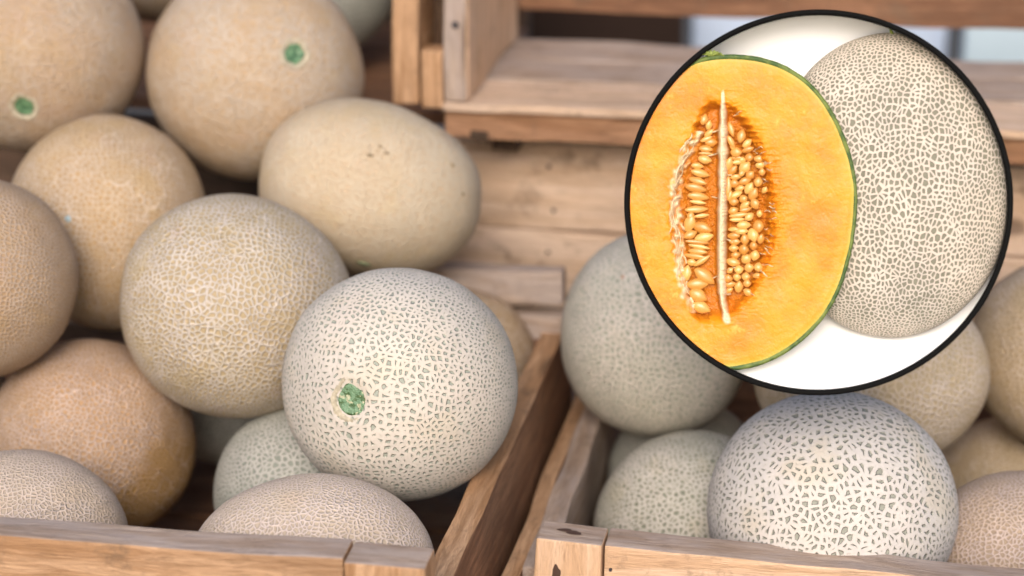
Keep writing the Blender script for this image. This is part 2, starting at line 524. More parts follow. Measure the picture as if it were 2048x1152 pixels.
def melon(label, px, py, rx, ry, dist, mat, roll=0.0, stem=None, stem_mm=6.5, stem_mat=None, sub=5, amp=0.015, power=2.0,
          marks=(), deep=None, group=None):
    """a whole melon whose centre lies dist metres down the sight line through (px, py); rx, ry are its half sizes in photo px"""
    k = dist / F
    a, b = rx * k, ry * k
    c = deep if deep else (a + b) / 2
    rng = np.random.default_rng(int(px * 7 + py * 13 + 40000))
    rot = CAM_ROT.to_4x4() @ Matrix.Rotation(R(roll), 4, 'Z')
    root = empty('melon', at(px, py, dist))
    root.rotation_euler = rot.to_euler()
    co, fa = ico(sub)
    u = co.copy()
    if power != 2.0:
        nrm = (np.abs(u) ** power).sum(1) ** (1 / power)
        u = u / nrm[:, None]
    r = 1 + amp * lumps(co, rng, 3.0) + amp * 0.35 * lumps(co, rng, 9) + amp * 0.10 * lumps(co, rng, 26, 24)

    def local_dir(qx, qy):
        """where the sight line through a photo point meets the ellipsoid, as a unit direction before scaling"""
        inv = rot.to_3x3().transposed()
        o = inv @ (cam.location - root.location)
        dv = inv @ (at(qx, qy, 1.0) - cam.location)
        o = np.array([o.x / a, o.y / b, o.z / c]); dv = np.array([dv.x / a, dv.y / b, dv.z / c])
        A_, B_, C_ = dv @ dv, 2 * o @ dv, o @ o - 1
        disc = max(0.0, B_ * B_ - 4 * A_ * C_)
        v = o + dv * ((-B_ - math.sqrt(disc)) / (2 * A_))
        return v / np.linalg.norm(v)
    # a couple of shallow flat spots where it lay
    for _ in range(3):
        fd = rng.normal(size=3); fd /= np.linalg.norm(fd)
        r -= np.clip(co @ fd - 0.86, 0, 1) * 0.16
    s = None
    if stem:
        s = local_dir(*stem)
        ang = np.arccos(np.clip(co @ s, -1, 1)) * c * 1000
        m = stem_mm
        r += -0.040 * np.exp(-(ang / (m * 1.0)) ** 4) + 0.009 * np.exp(-((ang - m * 1.5) / (m * 0.35)) ** 2)
        r -= 0.012 * np.exp(-(ang / (m * 4)) ** 2)
    P = u * r[:, None] * np.array([a, b, c])
    body = mesh_obj('rind', P.tolist(), fa.tolist(), mat, root)
    if stem:
        # irregular green scar sitting in the dimple
        t1 = np.cross(s, [0.3, 0.9, 0.1]); t1 /= np.linalg.norm(t1)
        t2 = np.cross(s, t1)
        vs, fs, NR, NA = [], [], 9, 40
        sdv = rng.uniform(0, 30)
        for i in range(NR + 1):
            for j in range(NA):
                th = 2 * math.pi * j / NA
                edge = 1 + 0.20 * mnoise.noise(Vector((math.cos(th) * 1.3 + sdv, math.sin(th) * 1.3, 0)))
                q = i / NR * edge * stem_mm * 1.08
                d = s + (t1 * math.cos(th) + t2 * math.sin(th)) * (q / (c * 1000))
                d = d / np.linalg.norm(d)
                ang = math.acos(min(1, float(d @ s))) * c * 1000
                rr = 1 - 0.040 * math.exp(-(ang / (stem_mm * 1.0)) ** 4) + 0.009 * math.exp(-((ang - stem_mm * 1.5) / (stem_mm * 0.35)) ** 2) - 0.012 * math.exp(-(ang / (stem_mm * 4)) ** 2)
                rr += 0.012 * (1 - (i / NR) ** 4) + 0.004 - 0.03 * (i == NR) + 0.006 * mnoise.noise(Vector(d * 60))
                # lumps of the body at that spot
                dd = d[None, :]
                vs.append((d * rr * np.array([a, b, c])).tolist())
        j0 = np.argmax(co @ s)
        scale_fix = np.linalg.norm(P[j0]) / (np.linalg.norm(s * np.array([a, b, c])) * (1 - 0.052))
        vs = [tuple(x * scale_fix for x in v) for v in vs]
        for i in range(NR):
            for j in range(NA):
                j2 = (j + 1) % NA
                fs.append((i * NA + j, (i + 1) * NA + j, (i + 1) * NA + j2, i * NA + j2))
        mesh_obj('stem_scar', vs, fs, stem_mat or SCAR, root)
        # cracked corky ring round the scar
        vs, fs = [], []
        prof_ = [(0.92, -0.022), (1.02, -0.004), (1.14, 0.006), (1.28, 0.004), (1.42, -0.004)]
        NA = 72
        for (q, dz) in prof_:
            for j in range(NA):
                th = 2 * math.pi * j / NA
                edge = 1 + 0.20 * mnoise.noise(Vector((math.cos(th) * 1.3 + sdv, math.sin(th) * 1.3, 0)))
                qq = q * edge * stem_mm * 1.04 * (1 + 0.05 * mnoise.noise(Vector((math.cos(th) * 6, math.sin(th) * 6, q * 5))))
                d = s + (t1 * math.cos(th) + t2 * math.sin(th)) * (qq / (c * 1000))
                d = d / np.linalg.norm(d)
                ang = math.acos(min(1, float(d @ s))) * c * 1000
                rr = 1 - 0.040 * math.exp(-(ang / (stem_mm * 1.0)) ** 4) + 0.009 * math.exp(-((ang - stem_mm * 1.5) / (stem_mm * 0.35)) ** 2) - 0.012 * math.exp(-(ang / (stem_mm * 4)) ** 2)
                rr += dz + 0.006 * mnoise.noise(Vector((math.cos(th) * 9, math.sin(th) * 9, q * 3 + sdv)))
                v = d * rr * np.array([a, b, c]) * scale_fix
                vs.append(tuple(v))
        for i in range(len(prof_) - 1):
            for j in range(NA):
                j2 = (j + 1) % NA
                fs.append((i * NA + j, (i + 1) * NA + j, (i + 1) * NA + j2, i * NA + j2))
        mesh_obj('corky_ring', vs, fs, CORK, root)
    for (qx, qy, mm, elong, mt, nm) in marks:
        d = local_dir(qx, qy)
        t1 = np.cross(d, [0.0, 1.0, 0.05]); t1 /= np.linalg.norm(t1)
        t2 = np.cross(d, t1)
        j0 = np.argmax(co @ d)
        fix = np.linalg.norm(P[j0]) / np.linalg.norm(d * np.array([a, b, c]))
        vs, fs = [], []
        n = 26
        ctr = d * np.array([a, b, c]) * fix
        vs.append((ctr * (1 + 0.0009 / np.linalg.norm(ctr))).tolist())
        for q in (0.6, 1.0):
            for j in range(n):
                th = 2 * math.pi * j / n
                e = q * (1 + 0.75 * mnoise.noise(Vector((math.cos(th) * 2.2 + qx, math.sin(th) * 2.2, qy)))) * mm / (c * 1000)
                dd = d + t1 * math.cos(th) * e * elong + t2 * math.sin(th) * e
                dd /= np.linalg.norm(dd)
                j1 = np.argmax(co @ dd)
                fx = np.linalg.norm(P[j1]) / np.linalg.norm(dd * np.array([a, b, c]))
                v = dd * np.array([a, b, c]) * (fix * 0.5 + fx * 0.5)
                v = v * (1 + (0.0007 if q < 1 else -0.0004) / np.linalg.norm(v))
                vs.append(v.tolist())
        for j in range(n):
            j2 = (j + 1) % n
            fs.append((0, 1 + j, 1 + j2))
            fs.append((1 + j, 1 + n + j, 1 + n + j2, 1 + j2))
        mesh_obj(nm, vs, fs, mt, root)
    tag(root, label, 'melon', group or 'melons heaped in the crates')
    MELONS.append((label, root.location.copy(), (a + b + c) / 3))
    return root


TAN = (0.58, 0.42, 0.26)
TAN_PIT = (0.46, 0.30, 0.13)
m_top = net_mat('tan_rind_a', (0.402, 0.316, 0.214), (0.40, 0.26, 0.12), 19, 0.36, net2=(0.394, 0.276, 0.162), seed=1.3, relief=0.0005, pitmix=0.6, pole=(-0.2, -0.5, 0.8), scrib=0.25, patchy=0.3, soft=0.14)
m_top2 = net_mat('tan_rind_b', (0.426, 0.338, 0.228), (0.43, 0.28, 0.13), 19, 0.36, net2=(0.418, 0.298, 0.171), seed=2.1, relief=0.0005, pitmix=0.6, pole=(0.35, 0.15, 0.92), scrib=0.2, patchy=0.35, soft=0.14)
m_E = net_mat('tan_rind_c', (0.510, 0.400, 0.271), (0.38, 0.24, 0.10), 19, 0.16, net2=(0.493, 0.363, 0.209), seed=3.7, relief=0.0005, pitmix=0.95, scrib=0.6, patchy=0.7, long=0.5, soft=0.12, mode='cells')
m_F = net_mat('cream_rind_smooth', (0.467, 0.378, 0.241), (0.48, 0.34, 0.19), 21, 0.34, net2=(0.467, 0.361, 0.215), seed=4.4, relief=0.0004, pitmix=0.75, pole=(0, 0.45, 0.9), scrib=0.35, patchy=0.35, long=0.45, turn=1.2, soft=0.14)
m_G = net_mat('pinkish_rind', (0.465, 0.359, 0.250), (0.35, 0.22, 0.10), 21, 0.17, net2=(0.456, 0.320, 0.196), seed=5.9, relief=0.0007, pitmix=0.8, patchy=0.5, soft=0.1, halo=0.3, halo_c=(0.42, 0.28, 0.14), mode='cells')
m_H = net_mat('cream_yellow_rind', (0.525, 0.451, 0.347), (0.37, 0.27, 0.125), 19, 0.17, net2=(0.507, 0.428, 0.299), seed=6.6, relief=0.0007, pitmix=0.9, blotch=(0.47, 0.33, 0.13), blotch_dir=(0, -0.4, 0), blotch_t=0.74, scrib=0.7, patchy=0.6, long=0.5, soft=0.09, mode='cells', vary=0.1)
m_I = net_mat('pale_green_pitted_rind', (0.585, 0.51, 0.385), (0.315, 0.325, 0.235), 17.5, 0.32, net2=(0.54, 0.475, 0.37), seed=7.2, relief=0.0009, pole=(-0.43, -0.14, 0.89), swirl=1.1, long=0.55, turn=1.9, vary=0.05, soft=0.08, halo=0.3, rand=0.9, patchy=0.2, mode='cells')
m_J = net_mat('shaded_tan_rind', (0.45, 0.33, 0.20), (0.33, 0.21, 0.09), 18, 0.34, seed=8.3, blotch=(0.34, 0.20, 0.06), blotch_dir=(0.6, 0, 0), blotch_t=0.76, patchy=0.5)
m_K = net_mat('golden_brown_rind', (0.510, 0.373, 0.264), (0.38, 0.22, 0.09), 20, 0.165, net2=(0.493, 0.349, 0.224), seed=9.1, relief=0.0008, pitmix=0.9, blotch=(0.42, 0.23, 0.06), blotch_dir=(2.4, -1.2, -0.2), blotch_t=0.90, scrib=0.65, patchy=0.4, soft=0.09, mode='cells', vary=0.08)
m_L = net_mat('cream_pink_rind', (0.64, 0.51, 0.39), (0.44, 0.34, 0.22), 21, 0.18, net2=(0.61, 0.48, 0.34), seed=10.4, relief=0.0008, scrib=0.3, patchy=0.3, soft=0.09, pitmix=0.85, halo=0.25, halo_c=(0.45, 0.36, 0.22), mode='cells', rand=0.95)
m_M = net_mat('cream_pink_rind_b', (0.68, 0.55, 0.43), (0.48, 0.37, 0.23), 20, 0.19, net2=(0.64, 0.51, 0.37), seed=11.5, relief=0.0008, blotch=(0.50, 0.34, 0.13), blotch_t=0.76, scrib=0.4, patchy=0.3, pole=(0, 0.7, 0.7), long=0.5, soft=0.09, pitmix=0.8, halo=0.25, halo_c=(0.48, 0.38, 0.22), turn=2.4, mode='cells', rand=0.95)
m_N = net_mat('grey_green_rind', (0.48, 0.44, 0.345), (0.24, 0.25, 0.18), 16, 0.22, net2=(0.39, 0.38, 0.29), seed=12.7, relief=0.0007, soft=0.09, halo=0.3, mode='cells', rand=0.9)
m_Q = net_mat('grey_green_rind_b', (0.60, 0.52, 0.40), (0.33, 0.33, 0.23), 16, 0.225, net2=(0.53, 0.47, 0.345), seed=13.9, relief=0.0007, soft=0.09, scrib=0.2, patchy=0.15, halo=0.3, mode='cells', rand=0.9)
m_R = net_mat('grey_rind_fine', (0.56, 0.495, 0.38), (0.22, 0.22, 0.14), 17, 0.25, net2=(0.47, 0.43, 0.315), seed=14.2, relief=0.0006, soft=0.09, patchy=0.25, halo=0.3, mode='cells', rand=0.9)
m_S = net_mat('whitish_open_pitted_rind', (0.601, 0.533, 0.423), (0.28, 0.275, 0.20), 15.5, 0.305, net2=(0.553, 0.504, 0.418), seed=15.6, relief=0.0012, pole=(0.1, 0.75, 0.65), vary=0.075, blotch=(0.44, 0.43, 0.25), blotch_t=0.66, long=0.55, soft=0.07, halo=0.25, rand=0.95, patchy=0.3, turn=2.2, mode='cells')
m_T = net_mat('cream_yellow_rind_b', (0.63, 0.53, 0.40), (0.41, 0.31, 0.16), 17, 0.14, net2=(0.55, 0.43, 0.27), seed=16.8, relief=0.0006, scrib=0.4, patchy=0.5, soft=0.09, pitmix=0.8, mode='cells')
m_U = net_mat('tan_olive_rind', (0.54, 0.43, 0.31), (0.32, 0.23, 0.11), 16, 0.15, net2=(0.45, 0.34, 0.20), seed=17.1, relief=0.0006, blotch=(0.34, 0.26, 0.09), blotch_t=0.74, scrib=0.3, patchy=0.4, mode='cells', pitmix=0.85)
m_W = net_mat('pink_tan_rind', (0.55, 0.43, 0.34), (0.33, 0.24, 0.14), 19, 0.19, net2=(0.53, 0.40, 0.285), seed=18.5, relief=0.0008, patchy=0.3, soft=0.09, halo=0.3, halo_c=(0.42, 0.32, 0.2), mode='cells', pitmix=0.85)

melon('tan melon in the top left corner with a round green stem scar low down', 80, 100, 203, 206, 1.73, m_top, stem=(47, 215), stem_mm=7.4)
melon('melon cut off by the top edge, wedged between two tan melons with green scars', 320, -160, 200, 200, 1.85, m_top2)
melon('large tan melon at the top with a bright green stem scar on its right shoulder', 510, 145, 214, 214, 1.72, m_top2, stem=(590, 106), stem_mm=7.6)
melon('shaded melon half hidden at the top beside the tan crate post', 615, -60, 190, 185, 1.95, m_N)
melon('tan melon with a tiny pale blue fleck, resting left of the big yellowish one', 215, 444, 197, 213, 1.66, m_E,
      marks=((136, 437, 2.6, 1.0, BLUE, 'fleck'),))
melon('squat cream melon with a small dry dark blossom scar, touching the rear planks', 741, 378, 222, 176, 1.64, m_F, roll=-8, power=2.25,
      marks=((740, 313, 1.3, 1.8, BLOSSOM, 'blossom_scar'), (760, 297, 1.2, 1.3, BLOSSOM, 'blossom_scar'), (772, 309, 1.0, 2.0, BLOSSOM, 'blossom_scar'), (755, 304, 0.9, 0.5, BLOSSOM, 'blossom_scar'), (897, 333, 1.9, 0.6, BLOSSOM, 'blemish'), (917, 388, 1.3, 0.8, BLOSSOM, 'blemish'), (728, 520, 3, 1.6, plain('green_blemish', (0.22, 0.25, 0.14), 0.8, 0.4, 300), 'blemish')))
melon('pinkish tan melon cut by the left edge at mid height', -40, 555, 190, 195, 1.56, m_G)
melon('big cream and yellow melon with scribbly netting, middle of the left heap', 474, 609, 236, 220, 1.55, m_H, roll=-14, sub=6, amp=0.018)
melon('pale green pitted melon with ragged green stem scar, front of the left heap', 799, 769, 236, 234, 1.45, m_I, stem=(699, 802), stem_mm=10.2, stem_mat=SCAR2, sub=6, amp=0.009)
melon('shaded tan melon peeking out behind the sharp pitted melon near the crate side', 918, 742, 166, 166, 1.69, m_J)
melon('golden brown melon with a rusty orange flank at lower left', 185, 880, 206, 198, 1.60, m_K, roll=-25, sub=6, amp=0.018)
melon('cream pink melon in the bottom left corner behind the front board', 40, 1080, 213, 176, 1.47, m_L)
melon('cream pink melon rising behind the left crate front board, bottom centre', 622, 1134, 247, 184, 1.38, m_M, sub=6, amp=0.014)
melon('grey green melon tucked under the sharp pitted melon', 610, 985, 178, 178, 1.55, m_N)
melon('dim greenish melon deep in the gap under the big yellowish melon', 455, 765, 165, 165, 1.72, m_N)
melon('thin sliver of a melon at the left edge beside the golden brown one', -190, 800, 197, 197, 1.66, m_L)
melon('greyish green melon at upper left of right crate, partly behind the display box', 1312, 668, 195, 205, 1.62, m_Q,
      marks=((1245, 553, 2.2, 0.6, plain('pink_blemish', (0.45, 0.28, 0.2), 0.8, 0.3, 300), 'blemish'),))
melon('plain grey green melon behind the pale front board, left in the right crate', 1385, 1052, 200, 185, 1.585, m_R)
melon('largest whitish melon with wide dark pits, front of the right crate', 1662, 1022, 247, 234, 1.48, m_S, sub=6, amp=0.008)
melon('cream yellow melon behind the largest whitish melon, just below the display box', 1738, 738, 236, 196, 1.60, m_T, roll=-8)
melon('tan olive melon cut by the right edge above the others', 2140, 710, 192, 194, 1.66, m_U)
melon('shaded melon low between the cream yellow melon and the right edge', 2020, 1000, 175, 160, 1.73, m_U)
melon('pink tan melon in the lower right corner behind the pale board', 2040, 1122, 195, 178, 1.54, m_W)
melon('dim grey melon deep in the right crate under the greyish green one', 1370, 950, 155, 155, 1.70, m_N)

# ------------------------------------------------------------------ pasted round inset built as a box, with the cut and the whole melon
D0 = 1.32
K0 = D0 / F * 0.990
CX, CY = 1637.0, 406.0
BXC = CX - 4.0
box = empty('display_box', at(BXC, CY, D0))  # a pasted inset picture, built as a solid box
# the inset's box faces back along the sight line
fwd = (at(CX, CY, D0) - cam.location).normalized()
bx_rot = fwd.to_track_quat('-Z', 'Y').to_matrix().to_4x4()
box.rotation_euler = bx_rot.to_euler()
tag(box, 'round white display box with a thin black rim, fixed in front of the right crate', 'display box')
RO, RI, DEPTH = 386 * K0, 376 * K0, 0.036


def lathe(name, prof, mat, parent, n=160):
    vs, fs = [], []
    m = len(prof)
    for j in range(n):
        a = 2 * math.pi * j / n
        for (r, z) in prof:
            vs.append((r * math.cos(a), r * math.sin(a), z))
    for j in range(n):
        j2 = (j + 1) % n
        for i in range(m - 1):
            fs.append((j * m + i, j2 * m + i, j2 * m + i + 1, j * m + i + 1))
    return mesh_obj(name, vs, fs, mat, parent)


BLACK = plain('black_enamel', (0.004, 0.004, 0.004), 0.75, 0.1, spec=0.1)
WHITE = plain('white_lacquer', (0.88, 0.88, 0.88), 0.6, 0.01, spec=0.2, bump=0)
lathe('rim', [(RI, -0.006), (RI, 0.0), (RI + 0.0004, 0.0006), (RO - 0.0004, 0.0006), (RO, 0.0), (RO, -0.008), (RO - 0.001, -0.008)], BLACK, box)
RB = 385 * K0                          # the box widens a little towards its back
lathe('wall', [(RI - 0.0002, -0.0062), (RB, -DEPTH), (RB + 0.0012, -DEPTH), (RI + 0.0012, -0.0062)], WHITE, box)
# back panel sweeping forward into a floor at the bottom
vs, fs = [], []
NA, NR = 160, 60
def sweep(y):
    q = max(0.0, (-y - 226 * K0) / (150 * K0))
    return -DEPTH + 0.0305 * (math.sqrt(q * q + 0.01) - 0.1 if q > 0 else 0.0)
for i in range(NR + 1):
    for j in range(NA):
        a = 2 * math.pi * j / NA
        r = (RB + 0.0003 - (sweep((RB) * math.sin(a)) + DEPTH) / DEPTH * (RB - RI)) * i / NR
        x, y = r * math.cos(a), r * math.sin(a)
        vs.append((x, y, sweep(y)))
for i in range(NR):
    for j in range(NA):
        j2 = (j + 1) % NA
        fs.append((i * NA + j, (i + 1) * NA + j, (i + 1) * NA + j2, i * NA + j2))
mesh_obj('back_panel', vs, fs, WHITE, box)
lathe('back_cover', [(RB + 0.0012, -DEPTH - 0.0005), (0.0001, -DEPTH - 0.0005)], BLACK, box, 64)
ar = mesh_obj('bracket_arm', [(x * 0.012, y * 0.012, z) for z in (-DEPTH - 0.001, -0.395) for x, y in ((-1, -1), (1, -1), (1, 1), (-1, 1))],
              [(0, 1, 2, 3), (4, 7, 6, 5), (0, 4, 5, 1), (1, 5, 6, 2), (2, 6, 7, 3), (3, 7, 4, 0)], BLACK, box, smooth=False)


def L(px, py):
    return (px - CX) * K0, (CY - py) * K0


# --- flesh material of the cut half
fm = NT('orange_melon_flesh')
_oc = fm.n('TexCoord').outputs['Object']
er = fm.n('Attribute', attribute_name='er').outputs['Fac']
cav = fm.n('Attribute', attribute_name='cav').outputs['Fac']
pith = fm.n('Attribute', attribute_name='pith').outputs['Fac']
fib = fm.n('Attribute', attribute_name='fibre').outputs['Fac']
n1 = fm.noise(_oc, 30, 4, 0.6)
n2 = fm.noise(_oc, 150, 4, 0.65)
n3 = fm.noise(_oc, 480, 3, 0.6)
c = fm.mix(fm.ramp(n1, 0.35, 0.65), (0.74, 0.295, 0.012), (0.70, 0.205, 0.006))
c = fm.mix(fm.ramp(n2, 0.45, 0.75, 0, 0.45), c, (0.76, 0.34, 0.03))
c = fm.mix(fm.ramp(fm.noise(_oc, 75, 5, 0.7), 0.60, 0.70, 0, 0.6), c, (0.78, 0.48, 0.11))
c = fm.mix(fm.ramp(er, 0.84, 0.955, 0, 0.35), c, (0.76, 0.40, 0.05))
c = fm.mix(fm.ramp(er, 0.945, 0.980), c, (0.50, 0.42, 0.07))
c = fm.mix(fm.ramp(fib, 0.1, 0.9, 0, 0.85), c, (0.72, 0.235, 0.010))
c = fm.mix(fm.ramp(cav, 0.25, 0.95), c, (0.52, 0.175, 0.015))
c = fm.mix(fm.ramp(pith, 0.2, 0.8), c, (0.76, 0.62, 0.40))
fm.set(Base_Color=c, Roughness=fm.ramp(n2, 0.3, 0.7, 0.28, 0.5), Specular_IOR_Level=0.28, Subsurface_Weight=0.08, Subsurface_Scale=0.004)
fm.b.inputs['Subsurface Radius'].default_value = (1.0, 0.4, 0.1)
fm.bump(fm.math('ADD', n2, fm.math('MULTIPLY', n3, 0.6)), 0.45, 0.0012)
FLESH = fm.m
rm = NT('green_rind_edge')
_oc = rm.n('TexCoord').outputs['Object']
rn = rm.noise(_oc, 120, 3, 0.6)
rm.set(Base_Color=rm.mix(rm.ramp(rn, 0.38, 0.62), (0.035, 0.085, 0.012), (0.15, 0.20, 0.035)), Roughness=0.6)
rm.bump(rn, 0.5, 0.001)
RIND = rm.m

# --- cut half: a polar sheet that is cut off where the box wall is
hx, hy = 1466.0, 431.0
HA, HB = 250.0, 318.0
RIC = 374.5


def r_ell(th):
    c_, s_ = abs(math.cos(th)), abs(math.sin(th))
    p = 2.12
    r = ((c_ / HA) ** p + (s_ / HB) ** p) ** (-1 / p)
    return r * (1 + 0.006 * math.sin(3 * th + 1) + 0.004 * math.sin(7 * th))


def r_cir(th):
    # distance from (hx,hy) to the box wall, image y down -> use up axis
    ox, oy = hx - CX, -(hy - CY)
    dx, dy = math.cos(th), math.sin(th)
    b = ox * dx + oy * dy
    return -b + math.sqrt(b * b - (ox * ox + oy * oy - RIC ** 2))


YT = [205, 222, 260, 300, 350, 400, 450, 500, 550, 600, 640, 662]
XL = [1415, 1404, 1388, 1372, 1356, 1348, 1346, 1352, 1365, 1380, 1396, 1425]
XR = [1425, 1466, 1500, 1524, 1542, 1552, 1556, 1552, 1540, 1516, 1476, 1440]
YP = [190, 220, 300, 400, 480, 560, 610, 655]
XP = [1440, 1441, 1444, 1448, 1450, 1454, 1458, 1470]
rng = np.random.default_rng(5)


def nz(x, y, s, sd_=0.0):
    return mnoise.noise(Vector((x * s + sd_, y * s - sd_, sd_)))


def cut_surface(px, py):
    """height in m and the three masks at a photo point of the cut face"""
    xl, xr = float(np.interp(py, YT, XL)), float(np.interp(py, YT, XR))
    rag = 5 * nz(px, py, 0.05, 3) + 3 * nz(px, py, 0.16, 8)
    xl += rag + 5 * nz(0, py, 0.09, 1)
    xr += rag + 9 * nz(0, py, 0.12, 5)
    dl, dr = px - xl, xr - px
    dy = min(py - 212, 655 - py)
    din = min(dl, dr, dy * 0.8)
    cavm = max(0.0, min(1.0, (din + 4) / (16.0 if dl < dr else 26.0)))
    cavm = cavm * cavm * (3 - 2 * cavm)
    xp = float(np.interp(py, YP, XP))
    hw = (12.0 + 4 * nz(0, py, 0.05, 9)) * min(1.0, 0.35 + max(0.0, py - 195) / 110) * 0.85
    if py > 600: hw *= 0.8
    pm = math.exp(-abs((px - xp) / hw) ** 3) * (1.0 if 195 < py < 650 else max(0.0, 1 - min(abs(py - 195), abs(py - 650)) / 14))
    # left whitish strand running along the left chamber
    xs = xl + 7 + 5 * math.sin(py * 0.03)
    sm = math.exp(-((px - xs) / (14 + 6 * nz(px, py, 0.03, 2))) ** 2) * (1.0 if 270 < py < 640 else 0.0) * (0.55 + 0.5 * nz(px, py, 0.10, 4))
    sm = max(0.0, min(1.0, sm * 1.3))
    # fibrous deeper orange zone round the cavity, stronger at right
    fz = 0.0
    if px > xp:
        q = -dr
        if dy > -24:
            fz = math.exp(-max(0.0, q) / 13.0) * (0.62 + 1.2 * nz(px * 0.3 + py * 0.25, py, 0.22, 6))
    elif din < 0:
        fz = math.exp(-max(0.0, -din) / 9.0) * (0.25 + 0.9 * nz(px, py, 0.08, 7))
    fz = max(0.0, min(1.0, fz)) * (0 if dy < -40 else 1)
    h = -0.0110 * cavm * (1 - pm * 0.9) * (1 - 0.6 * sm) - 0.0016 * fz
    h += (0.0012 * nz(px, py, 0.12, 11) * cavm + 0.0009 * nz(px, py, 0.35, 12) * max(cavm, fz)) * (1 - pm) ** 2
    h += 0.0006 * nz(px, py, 0.02, 13)
    h += 0.0008 * pm
    return h, cavm * (1 - pm) * (1 - 0.7 * sm), max(pm, sm * 0.9) * 0.95, fz


ZF = -0.0030
NA, NR = 420, 230
vs, fs, A_er, A_cav, A_p, A_f = [], [], [], [], [], []
th_list = [2 * math.pi * j / NA for j in range(NA)]
rE = [r_ell(t_) for t_ in th_list]
rC = [r_cir(t_) for t_ in th_list]
for i in range(NR + 1):
    for j, t_ in enumerate(th_list):
        rmx = min(rE[j] * (0.985 - 0.014 * max(0.0, math.sin(t_)) ** 2), rC[j])
        r = rmx * i / NR
        px, py = hx + r * math.cos(t_), hy - r * math.sin(t_)
        h, ca, pi_, fz = cut_surface(px, py)
        e = r / rE[j]
        x, y = L(px, py)
        vs.append((x, y, ZF + h - 0.0007 * max(0, e - 0.93) / 0.07))
        A_er.append(e); A_cav.append(ca); A_p.append(pi_); A_f.append(fz)
for i in range(NR):
    for j in range(NA):
        j2 = (j + 1) % NA
        fs.append((i * NA + j, (i + 1) * NA + j, (i + 1) * NA + j2, i * NA + j2))
half = empty('halved_melon', box.location)
half.rotation_euler = box.rotation_euler
tag(half, 'cut melon half with orange flesh and seeds in the round display box', 'melon half')
fo = mesh_obj('flesh', vs, fs, FLESH, half)
for nm, arr in (('er', A_er), ('cav', A_cav), ('pith', A_p), ('fibre', A_f)):
    at_ = fo.data.attributes.new(nm, 'FLOAT', 'POINT')
    at_.data.foreach_set('value', arr)

# rind: thin green edge and the body falling away behind, cut by the box wall
vs, fs = [], []
prof = [(0.966, -0.0006), (0.986, 0.0010), (1.0, 0.0002), (1.004, -0.003), (0.995, -0.007), (0.95, -0.014), (0.86, -0.022), (0.70, -0.0300)]
for (q, z) in prof:
    for j, t_ in enumerate(th_list):
        r = min(rE[j] * q + (0.9 * nz(math.cos(t_) * 60, math.sin(t_) * 60, 0.4, 3) if q >= 0.98 else 0), rC[j] + 0.0)
        x, y = L(hx + r * math.cos(t_), hy - r * math.sin(t_))
        zz = z
        if rE[j] * q > rC[j]:
            zz = z
        vs.append((x, y, ZF - 0.0004 + zz))
m = len(prof)
for i in range(m - 1):
    for j in range(NA):
        j2 = (j + 1) % NA
        if rE[j] * 0.98 > rC[j] + 2 and rE[j2] * 0.98 > rC[j2] + 2:
            if i < 3:
                continue
        fs.append((i * NA + j, (i + 1) * NA + j, (i + 1) * NA + j2, i * NA + j2))
netbase = net_mat('half_melon_netting', (0.50, 0.43, 0.30), (0.22, 0.24, 0.10), 26, 0.10, seed=21.0, relief=0.0005, mode='cells')
ro = mesh_obj('rind', vs, fs, RIND, half)
ro.data.materials.append(netbase)
nface = len(ro.data.polygons)
for p_ in ro.data.polygons:
    if min(p_.vertices) // NA >= 3:
        p_.material_index = 1
# stem stub on top of the half
vs, fs = [], []
sx, sy = L(1412, 119)
for k in range(9):
    a0 = R(20 + k * 17.5)
    base = len(vs)
    for q in range(6):
        u_ = q / 5
        cx_ = sx + math.cos(a0) * (0.0012 + 0.0068 * math.sin(u_ * 1.6))
        cy_ = sy + 0.0001 + 0.0035 * math.sin(u_ * math.pi * 0.8) * math.sin(a0) - 0.0010 * u_
        rr = 0.0007 * (1 - 0.5 * u_)
        for s_ in range(6):
            b_ = 2 * math.pi * s_ / 6
            vs.append((cx_ + rr * math.cos(b_), cy_ + rr * math.sin(b_) * 0.8, ZF + 0.0005 + rr * math.sin(b_) + 0.001 * math.sin(k * 2.3)))
    for q in range(5):
        for s_ in range(6):
            s2 = (s_ + 1) % 6
            fs.append((base + q * 6 + s_, base + q * 6 + s2, base + (q + 1) * 6 + s2, base + (q + 1) * 6 + s_))
stubm = plain('yellow_green_stem', (0.34, 0.42, 0.10), 0.6, 0.4, 300)
mesh_obj('stem_stub', vs, fs, stubm, half)

# seeds
sm_ = NT('melon_seed')
_oc = sm_.n('TexCoord').outputs['Object']
_rd = sm_.n('ObjectInfo').outputs['Random']
cc = sm_.mix(_rd, (0.74, 0.41, 0.115), (0.56, 0.235, 0.04))
sm_.set(Base_Color=cc, Roughness=0.28, Specular_IOR_Level=0.6, Subsurface_Weight=0.1, Subsurface_Scale=0.002)
SEED = sm_.m
co, fa = ico(3)
sdm = co.copy()
tt = (sdm[:, 0] + 1) / 2
sdm[:, 1] *= 0.86 + 0.22 * np.sin(np.clip(tt, 0, 1) * 2.6)
sdm[:, 1] *= np.where(sdm[:, 0] > 0.2, 1 - 0.55 * (sdm[:, 0] - 0.2), 1)
seed_me = bpy.data.meshes.new('seed')
seed_me.from_pydata(sdm.tolist(), [], fa.tolist())
seed_me.polygons.foreach_set('use_smooth', [True] * len(seed_me.polygons))
seed_me.materials.append(SEED)
